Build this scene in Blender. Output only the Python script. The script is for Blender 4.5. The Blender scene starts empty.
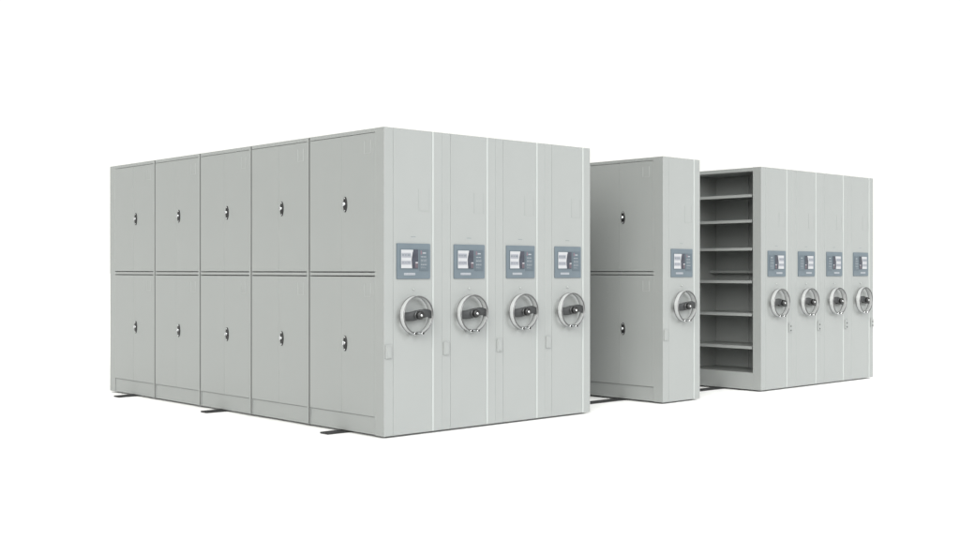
import bpy, bmesh, math
from mathutils import Vector, Matrix

S = bpy.context.scene
C = S.collection
R = math.radians

# ------------------------------------------------------------------ camera
cam_data = bpy.data.cameras.new('camera')
cam = bpy.data.objects.new('camera', cam_data)
C.objects.link(cam)
cam_data.sensor_width = 36.0
cam_data.lens = 1164.84 / 960 * 36.0
cam_data.shift_y = 0.0004
cam_data.clip_end = 2000
YAW = 47.2106
cam.location = (-5.3404, -6.8153, 1.2503)
cam.rotation_euler = (R(90), 0, R(YAW - 90))
S.camera = cam

# ------------------------------------------------------------------ world: white studio surround
W = bpy.data.worlds.new('World')
S.world = W
W.use_nodes = True
nt = W.node_tree
bg = nt.nodes['Background']
tc = nt.nodes.new('ShaderNodeTexCoord')
def lobe(direction, lo, hi, gain):
    """a soft bright lobe added to the world light in one direction"""
    d = nt.nodes.new('ShaderNodeVectorMath'); d.operation = 'DOT_PRODUCT'
    d.inputs[1].default_value = Vector(direction).normalized()
    nt.links.new(tc.outputs['Generated'], d.inputs[0])
    m = nt.nodes.new('ShaderNodeMapRange'); m.interpolation_type = 'SMOOTHSTEP'
    m.inputs['From Min'].default_value = lo; m.inputs['From Max'].default_value = hi
    m.inputs['To Min'].default_value = 0.0; m.inputs['To Max'].default_value = gain
    nt.links.new(d.outputs['Value'], m.inputs['Value'])
    return m.outputs['Result']
SURROUND = 0.04
total = None
for args in (((0.68, 0.733, 0.0), 0.40, 0.74, 1.06),      # white end wall
             ((-0.77, -0.52, 0.38), 0.89, 0.985, 11.9),    # big round softbox left of the camera
             ((-0.73, 0.68, 0.0), 0.78, 0.95, 0.45),      # unseen glow added far left to brighten the wheel rims
             ((0.55, -0.80, 0.15), 0.40, 0.90, 0.60),     # right of the camera
             ((0.0, 0.0, 1.0), 0.60, 0.92, 1.45)):        # overhead glow added to whiten the floor
    o = lobe(*args)
    a = nt.nodes.new('ShaderNodeMath'); a.operation = 'ADD'
    if total is None: a.inputs[0].default_value = SURROUND
    else: nt.links.new(total, a.inputs[0])
    nt.links.new(o, a.inputs[1])
    total = a.outputs[0]
bg.inputs['Color'].default_value = (1.0, 1.0, 0.955, 1)
nt.links.new(total, bg.inputs['Strength'])

# ------------------------------------------------------------------ lamps
key = bpy.data.lights.new('key_light', 'SUN')
key.energy = 2.68; key.angle = R(40); key.color = (0.97, 0.985, 1.0)
ko = bpy.data.objects.new('key_light', key); C.objects.link(ko)
ko.location = (4, -9, 6)
ko.rotation_euler = Vector((-0.06, 0.92, -0.38)).to_track_quat('-Z', 'Y').to_euler()

S.view_settings.view_transform = 'Standard'
S.view_settings.look = 'None'
S.view_settings.exposure = 0.0
S.view_settings.gamma = 1.0
S.cycles.max_bounces = 10
S.cycles.diffuse_bounces = 6

# ------------------------------------------------------------------ materials
def mat(name, col, rough=0.5, metal=0.0, bump=0.0, scale=200.0, var=0.0, spec=0.5, vscale=3.0):
    m = bpy.data.materials.new(name); m.use_nodes = True
    n = m.node_tree.nodes; l = m.node_tree.links
    b = n['Principled BSDF']
    b.inputs['Base Color'].default_value = (*col, 1)
    b.inputs['Roughness'].default_value = rough
    b.inputs['Metallic'].default_value = metal
    b.inputs['Specular IOR Level'].default_value = spec
    t = n.new('ShaderNodeTexCoord')
    if var:
        nz = n.new('ShaderNodeTexNoise'); nz.inputs['Scale'].default_value = vscale
        nz.inputs['Detail'].default_value = 6
        l.new(t.outputs['Object'], nz.inputs['Vector'])
        mr = n.new('ShaderNodeMapRange')
        mr.inputs['From Min'].default_value = 0.3; mr.inputs['From Max'].default_value = 0.7
        mr.inputs['To Min'].default_value = 1 - var; mr.inputs['To Max'].default_value = 1 + var
        l.new(nz.outputs['Fac'], mr.inputs['Value'])
        mx = n.new('ShaderNodeVectorMath'); mx.operation = 'SCALE'
        mx.inputs[0].default_value = col
        l.new(mr.outputs['Result'], mx.inputs['Scale'])
        l.new(mx.outputs['Vector'], b.inputs['Base Color'])
        rr = n.new('ShaderNodeMapRange')
        rr.inputs['To Min'].default_value = rough - 0.05; rr.inputs['To Max'].default_value = rough + 0.05
        l.new(nz.outputs['Fac'], rr.inputs['Value'])
        l.new(rr.outputs['Result'], b.inputs['Roughness'])
    if bump:
        nb = n.new('ShaderNodeTexNoise'); nb.inputs['Scale'].default_value = scale
        nb.inputs['Detail'].default_value = 3
        l.new(t.outputs['Object'], nb.inputs['Vector'])
        bp = n.new('ShaderNodeBump'); bp.inputs['Strength'].default_value = bump
        bp.inputs['Distance'].default_value = 0.001
        l.new(nb.outputs['Fac'], bp.inputs['Height'])
        l.new(bp.outputs['Normal'], b.inputs['Normal'])
    return m

PAINT = mat('grey_powder_coat', (0.219, 0.2285, 0.2265), 0.46, bump=0.06, scale=350, var=0.012, spec=0.4)
TRIM = mat('pale_plastic_trim', (0.295, 0.31, 0.307), 0.4, bump=0.03)
FLOOR = mat('white_studio_floor', (0.85, 0.85, 0.85), 0.7, var=0.004, spec=0.2)
RAIL = mat('dark_rail_steel', (0.012, 0.012, 0.013), 0.5, bump=0.15, scale=120, var=0.25, vscale=12)
RAILG = mat('worn_rail_groove', (0.035, 0.035, 0.037), 0.45, metal=0.0, bump=0.1, scale=120, var=0.2, vscale=15)
CHROME = mat('brushed_chrome', (0.62, 0.63, 0.64), 0.27, metal=1.0, bump=0.02, scale=300, var=0.03, vscale=20)
STEEL_REFL = mat('steel_dark_reflection', (0.15, 0.152, 0.155), 0.35, metal=0.9, bump=0.02, scale=300, var=0.04, vscale=20)  # dark reflection of the rim edges put into the colour; also the hub ring
RIM = mat('satin_silver', (0.56, 0.57, 0.575), 0.34, metal=0.5, bump=0.02, scale=300, var=0.02, vscale=20)
CARD = mat('pale_card_clip', (0.250, 0.260, 0.257), 0.45, bump=0.03)
SEAM_SHADE = mat('dark_seam_shade', (0.035, 0.036, 0.035), 0.7, var=0.1, vscale=10)  # shade of the bay seams put into the colour
DARK = mat('charcoal_spoke', (0.018, 0.0195, 0.021), 0.6, bump=0.08, scale=260, var=0.1, vscale=18)
BLACK = mat('black_plastic', (0.006, 0.006, 0.0065), 0.4, bump=0.04, var=0.1, vscale=20)
PANEL = mat('blue_grey_fascia', (0.088, 0.110, 0.128), 0.4, bump=0.03, scale=300, var=0.05, vscale=6, spec=0.35)
PANELD = mat('slate_keypad', (0.060, 0.079, 0.095), 0.4, var=0.04, vscale=10)
SCRW = mat('screen_white', (0.31, 0.315, 0.33), 0.3, var=0.02, vscale=20)
SCRG = mat('screen_grey', (0.19, 0.195, 0.22), 0.3, var=0.06, vscale=60)
SCRD = mat('screen_dark', (0.03, 0.033, 0.045), 0.25, var=0.2, vscale=25)
SCRM = mat('screen_plum', (0.075, 0.058, 0.072), 0.3, var=0.1, vscale=40)
INK = mat('white_ink', (0.23, 0.245, 0.265), 0.5, var=0.05, vscale=60)
INKD = mat('faded_ink', (0.12, 0.138, 0.155), 0.5, var=0.05, vscale=60)
RED = mat('red_ink', (0.12, 0.075, 0.095), 0.5, var=0.05, vscale=60)

# ------------------------------------------------------------------ mesh helpers
def box(bm, x0, x1, y0, y1, z0, z1, bev=0.0, mi=0, seg=2):
    vs = [bm.verts.new((x, y, z)) for x in (x0, x1) for y in (y0, y1) for z in (z0, z1)]
    q = [(0, 1, 3, 2), (4, 6, 7, 5), (0, 4, 5, 1), (2, 3, 7, 6), (0, 2, 6, 4), (1, 5, 7, 3)]
    fs = [bm.faces.new([vs[i] for i in f]) for f in q]
    for f in fs: f.material_index = mi
    if bev:
        es = list({e for f in fs for e in f.edges})
        r = bmesh.ops.bevel(bm, geom=es, offset=bev, segments=seg, affect='EDGES', profile=0.5)
        for f in r['faces']: f.material_index = mi

def prism(bm, pts, y0, y1, mi=0, bev=0.0):
    """outline in the x-z plane, given depth from y0 (front) to y1"""
    a = [bm.verts.new((x, y0, z)) for x, z in pts]
    b = [bm.verts.new((x, y1, z)) for x, z in pts]
    n = len(pts)
    f1 = bm.faces.new(a); f2 = bm.faces.new(b[::-1])
    f1.material_index = f2.material_index = mi
    for i in range(n):
        f = bm.faces.new((a[i], b[i], b[(i + 1) % n], a[(i + 1) % n])); f.material_index = mi
    if bev:
        bmesh.ops.bevel(bm, geom=list(f1.edges), offset=bev, segments=2, affect='EDGES')

def rrect(x0, x1, z0, z1, r, n=5):
    p = []
    for cx, cz, a in ((x1 - r, z1 - r, 0), (x0 + r, z1 - r, 90), (x0 + r, z0 + r, 180), (x1 - r, z0 + r, 270)):
        for i in range(n + 1):
            t = R(a + 90 * i / n); p.append((cx + r * math.cos(t), cz + r * math.sin(t)))
    return p

def cyl(bm, p0, p1, r0, r1=None, n=24, mi=0, bev=0.0):
    r1 = r0 if r1 is None else r1
    p0, p1 = Vector(p0), Vector(p1); d = (p1 - p0).normalized()
    u = d.orthogonal().normalized(); v = d.cross(u)
    rings = []
    L = (p1 - p0).length
    prof = [(0, r0 - bev), (bev, r0), (L - bev, r1), (L, r1 - bev)] if bev else [(0, r0), (L, r1)]
    for t, r in prof:
        rings.append([bm.verts.new(p0 + d * t + (u * math.cos(2 * math.pi * i / n) + v * math.sin(2 * math.pi * i / n)) * r) for i in range(n)])
    for a, b in zip(rings, rings[1:]):
        for i in range(n):
            f = bm.faces.new((a[i], a[(i + 1) % n], b[(i + 1) % n], b[i])); f.material_index = mi; f.smooth = True
    for c in (rings[0][::-1], rings[-1]):
        f = bm.faces.new(c); f.material_index = mi

def sweep(bm, secs, mi=0, smooth=True, closed=True):
    """skin a list of equal-length vertex loops, capping the ends"""
    L = [[bm.verts.new(p) for p in s] for s in secs]
    n = len(L[0])
    for a, b in zip(L, L[1:]):
        for i in range(n):
            f = bm.faces.new((a[i], a[(i + 1) % n], b[(i + 1) % n], b[i])); f.material_index = mi; f.smooth = smooth
    for c in (L[0][::-1], L[-1]):
        f = bm.faces.new(c); f.material_index = mi

CACHE = {}
def mesh(key, fn, mats):
    if key not in CACHE:
        bm = bmesh.new(); fn(bm)
        bmesh.ops.recalc_face_normals(bm, faces=bm.faces)
        me = bpy.data.meshes.new(key if isinstance(key, str) else key[0]); bm.to_mesh(me); bm.free()
        for m in (mats if isinstance(mats, (list, tuple)) else [mats]): me.materials.append(m)
        CACHE[key] = me
    return CACHE[key]

def part(name, key, fn, mats, parent, loc=(0, 0, 0)):
    o = bpy.data.objects.new(name, mesh(key, fn, mats)); C.objects.link(o)
    o.parent = parent; o.location = loc
    return o

# ------------------------------------------------------------------ setting
def floor_fn(bm):
    s = 400
    vs = [bm.verts.new(p) for p in ((-s, -s, 0), (s, -s, 0), (s, s, 0), (-s, s, 0))]
    bm.faces.new(vs)
fl = bpy.data.objects.new('floor', mesh('floor', floor_fn, FLOOR)); C.objects.link(fl)
fl['kind'] = 'structure'

# ------------------------------------------------------------------ floor rails
X_TIP, X_END = -0.175, 7.08
def rail_fn(bm):
    w = 0.052
    # profiled bar: two raised shoulders and a sunken running groove
    sec = [(-w, 0.0006), (-w, 0.012), (-w + 0.003, 0.014), (-0.021, 0.014), (-0.019, 0.008), (0.019, 0.008), (0.021, 0.014),
           (w - 0.003, 0.014), (w, 0.012), (w, 0.0006)]
    sweep(bm, [[(x, y, z) for y, z in sec] for x in (X_TIP, X_END)], smooth=False)
    for f in bm.faces:
        if abs(f.calc_center_median().z - 0.008) < 1e-4: f.material_index = 1
for y, lab in ((0.518, 'dark steel floor rail nearest the hand-wheel fronts, its stub under the big corner cabinet'),
               (2.335, 'dark steel floor rail in the middle, its stub below the third door bay'),
               (4.04, 'dark steel floor rail at the far back, its stub below the farthest door bay')):
    o = bpy.data.objects.new('floor_rail', mesh('floor_rail', rail_fn, [RAIL, RAILG])); C.objects.link(o)
    o.location = (0, y, 0)
    o['label'] = lab; o['category'] = 'floor rail'; o['group'] = 'rails laid on the white floor'

# ------------------------------------------------------------------ shelving unit pieces (origin: floor, front left corner)
UW, H, ZB = 0.5692, 2.3, 0.016       # width, body height, clearance over the floor
FY, SEC, NS = 0.10, 0.87, 5        # front panel depth, bay length, bays
LEN = 4.55

def front_panel_fn(bm):
    b = 0.0016
    box(bm, 0, 0.0845, 0, FY, 0, H, b)
    box(bm, 0.0865, 0.467, 0.0, 0.02, 0, H, b)
    box(bm, 0.485, UW, 0, FY, 0, H, b)
    box(bm, 0.0847, 0.4849, 0.0205, FY - 0.002, 0.004, H - 0.004)
    box(bm, 0.0847, 0.0863, 0.003, 0.0203, 0.004, H - 0.004)      # floor of the shadow groove
def trim_fn(bm):
    box(bm, 0.4675, 0.4845, -0.003, 0.0202, 0.0, H - 0.001, 0.0025)
def back_panel_fn(bm):
    box(bm, 0, UW, LEN - 0.10, LEN, 0, H, 0.003)
def slot_fn(bm):
    box(bm, 0, 0.045, -0.0012, 0.0015, 0, 0.004)
def screw_fn(bm):
    cyl(bm, (0, 0.001, 0), (0, -0.010, 0), 0.008, 0.0065, 16, bev=0.002)

def ys(k):
    y0 = FY + SEC * k; y1 = y0 + SEC
    near = y0 + (0.012 if k == 0 else 0.033)
    far = y1 - (0.012 if k == NS - 1 else 0.013)
    return y0, y1, near, far

def frame_doors_fn(bm):
    """carcass with posts and bars on its left (-x) side, hollow behind the door gaps"""
    box(bm, 0.545, UW - 0.001, FY + .0005, LEN - 0.1005, 0.002, H - 0.002)           # closed back sheet
    box(bm, 0.031, 0.5445, FY + .0005, LEN - 0.1005, H - 0.022, H - 0.0015)          # roof sheet
    box(bm, 0.031, 0.5445, FY + .0005, LEN - 0.1005, 0.002, 0.03)                    # base sheet
    for k in range(NS):
        y0, y1, near, far = ys(k)
        a = y0 + (0.0006 if k == 0 else 0.009); e = y1 - (0.0006 if k == NS - 1 else 0.009)
        box(bm, 0, 0.0305, a, near, 0, H, 0.0012, seg=1)
        box(bm, 0, 0.0305, far, e, 0, H, 0.0012, seg=1)
        box(bm, 0.0, 0.030, near + .0002, far - .0002, H - 0.030, H - 0.0005, 0.0012, seg=1)
        box(bm, 0.0, 0.030, near + .0002, far - .0002, 1.195, 1.218, 0.0012, seg=1)
        if k < NS - 1: box(bm, 0.031, 0.544, y1 - 0.012, y1 + 0.012, 0.031, H - 0.0225)
def frame_plain_fn(bm):
    box(bm, 0.001, UW - 0.001, FY + .0005, LEN - 0.1005, 0.002, H - 0.002, 0.002, seg=1)
    for k in range(1, NS): box(bm, -0.0004, UW + .0004, FY + SEC * k - .02, FY + SEC * k + .02, 0.004, H - 0.0045)

SHELF_Z = [2.008, 1.744, 1.455, 1.114, 0.774, 0.433]
def frame_open_fn(bm):
    box(bm, 0.553, UW - 0.001, FY + .0005, LEN - 0.1005, 0.002, H - 0.002)
    box(bm, 0.0005, 0.5525, FY + .0005, LEN - 0.1005, H - 0.040, H - 0.0015, 0.002, seg=1)
    for k in range(1, NS):
        y = FY + SEC * k
        box(bm, 0.001, 0.5525, y - 0.016, y + 0.016, 0.176, H - 0.0405, 0.002, seg=1)
def shelf_fn(bm):
    w = SEC - 0.034
    box(bm, 0.003, 0.552, 0, w, 0.022, 0.030)
    box(bm, 0.003, 0.018, 0.0001, w - .0001, 0, 0.0217, 0.0025)
def rear_bar_fn(bm):
    box(bm, 0.43, 0.5522, 0, SEC - 0.034, 0, 0.028, 0.002)
def rear_post_fn(bm):
    box(bm, 0.538, 0.5527, -0.016, 0.016, 0.177, H - 0.041, 0.002)
def open_kick_fn(bm):
    box(bm, 0, 0.5525, FY + .001, LEN - 0.101, 0, 0.175, 0.003)

def seam_shade_fn(bm):  # dark strip added inside each bay seam to stand for its shade
    box(bm, 0.003, 0.0303, -0.0088, 0.0088, 0.001, H - 0.001)
def kick_fn(L):
    def f(bm): box(bm, 0.010, 0.028, 0, L, 0.001, 0.134, 0.002)
    return f
def door_fn(L, h):
    def f(bm):
        box(bm, 0.0, 0.018, 0, L, 0, h, 0.0009, seg=1)
    return f
def card_fn(bm):
    box(bm, -0.0004, 0.0003, 0.0, 0.0862, -0.002, 0.0015)                        # thin strip along the bottom
    for y in (0.0005, 0.0765):
        box(bm, -0.003, 0.0003, y, y + 0.0085, 0.0, 0.0975, 0.0008, seg=1)
        box(bm, -0.0022, 0.0003, y - (0.0 if y < .05 else 0.012), y + (0.0215 if y < .05 else 0.0095), -0.003, -0.0001)
def lock_plate_fn(bm):
    n = 28; P = []
    for i in range(n):
        t = 2 * math.pi * i / n
        P.append((0.024 * math.cos(t) * (1 - 0.25 * abs(math.sin(t)) ** 3), 0.060 * math.sin(t)))
    a = [bm.verts.new((0.0, y, z)) for y, z in P]
    b = [bm.verts.new((-0.006, y * 0.96, z * 0.98)) for y, z in P]
    c = [bm.verts.new((-0.008, y * 0.82, z * 0.92)) for y, z in P]
    for u, v in ((a, b), (b, c)):
        for i in range(n): bm.faces.new((u[i], u[(i + 1) % n], v[(i + 1) % n], v[i]))
    bm.faces.new(c)
def lock_knob_fn(bm):
    cyl(bm, (-0.007, 0, 0.004), (-0.018, 0, 0.004), 0.0135, 0.012, 20, bev=0.002)
    box(bm, -0.026, -0.0175, -0.004, 0.004, -0.012, 0.020, 0.0025)
def rivet_fn(bm):
    cyl(bm, (-0.007, 0, 0), (-0.011, 0, 0), 0.006, 0.005, 14, bev=0.001)

# ---- control display (fx, fz are fractions of the fascia, from its top left)
DX0, DX1, DZ0, DZ1 = 0.115, 0.441, 1.170, 1.438
def display_parts(parent, flip):
    def X(f): f = 1 - f if flip else f; return DX0 + (DX1 - DX0) * f
    def Z(f): return DZ1 - (DZ1 - DZ0) * f
    def rect(bm, a, b, c, d, y, mi, dep=0.0012):
        x0, x1 = sorted((X(a), X(b))); box(bm, x0, x1, y, y + dep, Z(d), Z(c), mi=mi)
    def fascia(bm):
        prism(bm, rrect(DX0, DX1, DZ0, DZ1, 0.007), -0.009, 0.001, bev=0.002)
    def screen(bm):
        y = -0.0125
        rect(bm, .095, .632, .16, .725, y + .0009, 3, .0032)               # bezel
        rect(bm, .115, .47, .18, .70, y - .0003, 0)                        # white page
        for z0, z1 in ((.27, .40), (.49, .60)):
            rect(bm, .125, .405, z0, z1, y - .0009, 1, .0006)
            for a, b in ((.14, .20), (.225, .27), (.30, .38)):
                rect(bm, a, b, z0 + .035, z1 - .05, y - .0013, 4, .0004)
        # dark picture with a wavy edge
        pts = [(.618, .175), (.485, .175), (.455, .26), (.435, .37), (.425, .47), (.43, .58), (.445, .705), (.612, .705)]
        prism(bm, [(X(a), Z(b)) for a, b in pts], y - .0017, y - .0004, 2)
        rect(bm, .53, .61, .54, .69, y - .0022, 5, .0004)
        rect(bm, .54, .61, .525, .555, y - .0026, 0, .0004)
    def keypad(bm):
        y = -0.0116
        rect(bm, .662, .945, .165, .775, y, 0, .0018)
        rect(bm, .76, .86, .25, .285, y - .0006, 1, .0006)
        if not flip: rect(bm, .70, .735, .20, .31, y - .0006, 3, .0006)
        for z, w, mi in ((.375, .88, 1), (.445, .90, 2), (.485, .89, 1), (.555, .90, 2), (.60, .89, 1), (.665, .82, 2), (.69, .86, 2)):
            x = .705
            while x < w - .01:
                e = min(x + .045 + .03 * ((int(x * 997) + int(z * 331)) % 3), w)
                rect(bm, x, e, z - .009, z + .009, y - .0006, mi, .0006); x = e + .012
    def plate(bm):
        y = -0.0113
        rect(bm, .205, .535, .83, .895, y, 0, .0015)
        for i in range(7):
            a = .225 + i * .042; rect(bm, a, a + .026, .848, .878, y - .0004, 1, .0004)
    tg = 'f' if flip else 'n'
    d = part('display_panel', ('display_panel', tg), fascia, PANEL, parent)
    part('screen', ('screen', tg), screen, [SCRW, SCRG, SCRD, PANELD, INKD, SCRM], d)
    part('keypad', ('keypad', tg), keypad, [PANELD, INK, INKD, RED], d)
    part('name_plate', ('name_plate', tg), plate, [INK, SCRG], d)

# ---- hand wheel, origin on the panel at the wheel centre
WR = 0.141
def rim_fn(bm):
    # a flat band with rounded edges, open at the bottom
    ri, ro, yf, yr, b = WR - 0.0045, WR + 0.0035, -0.079, -0.036, 0.0018
    prof = [(ri + b, yf), (ro - b, yf), (ro - b * .3, yf + b * .3), (ro, yf + b), (ro + .001, (yf + yr) / 2), (ro, yr - b), (ro - b * .3, yr - b * .3),
            (ro - b, yr), (ri + b, yr), (ri + b * .3, yr - b * .3), (ri, yr - b), (ri, yf + b), (ri + b * .3, yf + b * .3)]
    secs = []
    n = 80; gap = 15
    for k in range(n + 1):
        a = R(-90 + gap + (360 - 2 * gap) * k / n)
        secs.append([(r * math.cos(a), y, r * math.sin(a)) for r, y in prof])
    sweep(bm, secs)
    for f in bm.faces:
        if len(f.verts) > 4: f.smooth = False
GA = R(15)
def rim_edge_reflection_fn(bm):  # dark beads added along the rim to draw its dark reflection lines
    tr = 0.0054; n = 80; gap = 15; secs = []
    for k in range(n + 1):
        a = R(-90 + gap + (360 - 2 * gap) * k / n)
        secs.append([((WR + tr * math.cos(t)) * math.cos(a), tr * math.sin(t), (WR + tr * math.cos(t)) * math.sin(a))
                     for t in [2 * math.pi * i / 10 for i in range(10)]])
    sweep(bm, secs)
def grip_fn(bm):
    cyl(bm, (0, -0.020, 0), (0, -0.090, 0), 0.0125, n=20, bev=0.002)
def grip_end_fn(bm):
    cyl(bm, (0, -0.0895, 0), (0, -0.093, 0), 0.0095, n=16, bev=0.001)
def crossbar_fn(bm):
    x, z = WR * math.sin(GA), -WR * math.cos(GA)
    cyl(bm, (-x, -0.036, z), (x, -0.036, z), 0.006, n=14)
def hub_fn(bm):
    prof = [(0.022, 0.001), (0.022, -0.034), (0.033, -0.036), (0.035, -0.040), (0.035, -0.054), (0.032, -0.058), (0.026, -0.060), (0.026, -0.082),
            (0.030, -0.085), (0.032, -0.089), (0.032, -0.106), (0.029, -0.111), (0.010, -0.113)]
    secs = [[(r * math.cos(2 * math.pi * i / 28), y, r * math.sin(2 * math.pi * i / 28)) for i in range(28)] for r, y in prof]
    sweep(bm, secs)
def hub_ring_fn(bm):
    cyl(bm, (0, -0.076, 0), (0, -0.0825, 0), 0.0355, n=28, bev=0.002)
def cap_fn(bm):
    prof = [(0.0105, -0.111), (0.0105, -0.115), (0.009, -0.118), (0.005, -0.120), (0.0015, -0.1205)]
    sweep(bm, [[(r * math.cos(2 * math.pi * i / 20), y, r * math.sin(2 * math.pi * i / 20)) for i in range(20)] for r, y in prof])
def spoke_fn(flip):
    # a cranked bar: one arm low and close to the panel, the other arched and close to the front edge of the rim
    s = -1 if flip else 1
    ctl = [(-0.1375, -0.042, -0.010, .031), (-0.10, -0.043, -0.010, .032), (-0.06, -0.046, -0.010, .033), (-0.03, -0.055, -0.006, .036),
           (0.0, -0.067, 0.002, .037), (0.03, -0.075, 0.009, .034), (0.06, -0.076, 0.014, .033), (0.09, -0.073, 0.014, .031), (0.1375, -0.064, 0.002, .030)]
    def f(bm):
        secs = []
        for x, y, z, h in ctl:
            t = 0.007
            c = [(y - t, z - h + .004), (y - t, z + h - .004), (y - t + .004, z + h), (y + t - .004, z + h), (y + t, z + h - .004),
                 (y + t, z - h + .004), (y + t - .004, z - h), (y - t + .004, z - h)]
            secs.append([(s * x, yy, zz) for yy, zz in c])
        sweep(bm, secs)
    return f
def wheel(parent, flip):
    r = part('hand_wheel', 'hand_wheel', rim_fn, RIM, parent, (0.267, 0, 0.897))
    part('spoke', ('spoke', flip), spoke_fn(flip), DARK, r)
    part('rim_edge', 'rim_edge', rim_edge_reflection_fn, STEEL_REFL, r, (0, -0.080, 0))
    part('rim_edge', 'rim_edge', rim_edge_reflection_fn, STEEL_REFL, r, (0, -0.035, 0))
    part('hub', 'hub', hub_fn, BLACK, r)
    part('hub_cap', 'hub_cap', cap_fn, CHROME, r)
    part('hub_ring', 'hub_ring', hub_ring_fn, STEEL_REFL, r)
    part('crossbar', 'crossbar', crossbar_fn, CHROME, r)
    for sx in (-1, 1):
        p = (sx * WR * math.sin(GA), 0, -WR * math.cos(GA))
        part('grip', 'grip', grip_fn, CHROME, r, p)
        part('grip_end', 'grip_end', grip_end_fn, BLACK, r, p)

def latch_fn(flip):
    def f(bm):
        box(bm, 0, 0.056, -0.012, 0.002, 0, 0.103, 0.003)
        box(bm, 0.012, 0.044, -0.0145, -0.0115, 0.01, 0.093, 0.0012, seg=1)
        if flip:
            for z in (0.022, 0.066): cyl(bm, (0.028, -0.0140, z), (0.028, -0.018, z), 0.0085, n=14, mi=1, bev=0.001)
    return f
def front_card_fn(bm):
    box(bm, 0, 0.111, -0.0006, 0.001, -0.003, 0.160)
    for x in (0, 0.105):
        box(bm, x, x + 0.006, -0.0022, -0.0004, 0.0, 0.16, 0.0007, seg=1)
    for x in (0.008, 0.060): box(bm, x, x + 0.035, -0.0018, -0.0004, -0.0029, 0.001)

# ------------------------------------------------------------------ one unit
def unit(x, kind, flip, label):
    u = bpy.data.objects.new('mobile_shelving_unit', None); C.objects.link(u)
    u.location = (x, 0, ZB); u.empty_display_size = 0.2
    u['label'] = label; u['category'] = 'shelving unit'; u['group'] = 'mobile shelving units on floor rails'
    part('front_panel', 'front_panel', front_panel_fn, PAINT, u)
    part('edge_trim', 'edge_trim', trim_fn, TRIM, u)
    part('back_panel', 'back_panel', back_panel_fn, PAINT, u)
    part('card_holder', 'front_card_holder', front_card_fn, PAINT, u, (0.33, 0, 1.69))
    part('slot', 'slot', slot_fn, INKD, u, (0.257, 0, 1.487))
    part('screw', 'screw', screw_fn, TRIM, u, (0.277, 0, 1.090))
    part('latch', ('latch', flip), latch_fn(flip), [PAINT, DARK], u, (0.505 if flip else 0.009, 0, 0.578))
    display_parts(u, flip)
    wheel(u, flip)
    if kind == 'plain':
        part('cabinet_body', 'plain_body', frame_plain_fn, PAINT, u)
    elif kind == 'doors':
        part('cabinet_frame', 'door_frame', frame_doors_fn, PAINT, u)
        for k in range(1, NS):
            part('seal', 'seal', seam_shade_fn, SEAM_SHADE, u, (0, FY + SEC * k, 0))
        for k in range(NS):
            y0, y1, near, far = ys(k)
            a, e = near + 0.0014, far - 0.0014
            L = round(e - a, 4)
            part('kick_plate', ('kick_plate', L), kick_fn(L), PAINT, u, (0, a, 0))
            half = round((L - 0.0019) / 2, 5)
            for z0, h in ((0.1375, 1.0495), (1.226, 1.0405)):
                d = part('door', ('door', half, h), door_fn(half, h), PAINT, u, (0, a, z0))
                part('card_holder', 'door_card_holder', card_fn, CARD, d, (0, 0.045, h - 0.148))
                part('lock_plate', 'lock_plate', lock_plate_fn, BLACK, d, (0, half - 0.052, (1.742 if z0 > 1 else 0.672) - z0))
                part('lock_knob', 'lock_knob', lock_knob_fn, CHROME, d, (0, half - 0.052, (1.742 if z0 > 1 else 0.672) - z0))
                for dz in (-0.047, 0.047):
                    part('rivet', 'rivet', rivet_fn, CHROME, d, (0, half - 0.052, (1.742 if z0 > 1 else 0.672) - z0 + dz))
                part('door', ('door', half, h), door_fn(half, h), PAINT, u, (0, a + half + 0.0019, z0))
    else:
        part('cabinet_frame', 'open_frame', frame_open_fn, PAINT, u)
        part('kick_plate', 'open_kick', open_kick_fn, PAINT, u)
        for k in range(NS):
            y = FY + SEC * k + 0.017
            for z in SHELF_Z: part('shelf', 'shelf', shelf_fn, PAINT, u, (0, y, z - 0.015))
            part('rear_bar', 'rear_bar', rear_bar_fn, PAINT, u, (0, y, 1.204))
            part('rear_post', 'rear_post', rear_post_fn, PAINT, u, (0, y + SEC / 2 - 0.017, 0))
    return u

XM, XR, P = 3.294, 4.900, 0.57
unit(0 * P, 'doors', False, 'pale grey cabinet at the near corner, its long side lined with locked two-tier doors')
unit(1 * P, 'plain', False, 'narrow grey cabinet front directly right of the near corner cabinet in the left block')
unit(2 * P, 'plain', False, 'narrow grey cabinet front in the left block, one in from its aisle-side end')
unit(3 * P, 'plain', False, 'grey cabinet closing the right end of the left block, beside the first aisle')
unit(XM, 'doors', False, 'grey cabinet standing alone between the two aisles, part of its doors showing')
unit(XR, 'open', True, 'grey unit with open empty shelves on its left side')
unit(XR + P, 'plain', True, 'narrow grey cabinet front directly right of the open-shelved unit')
unit(XR + 2 * P, 'plain', True, 'narrow grey cabinet front in the right block, one in from its far right end')
unit(XR + 3 * P, 'plain', True, 'grey cabinet at the far right end of the whole row')
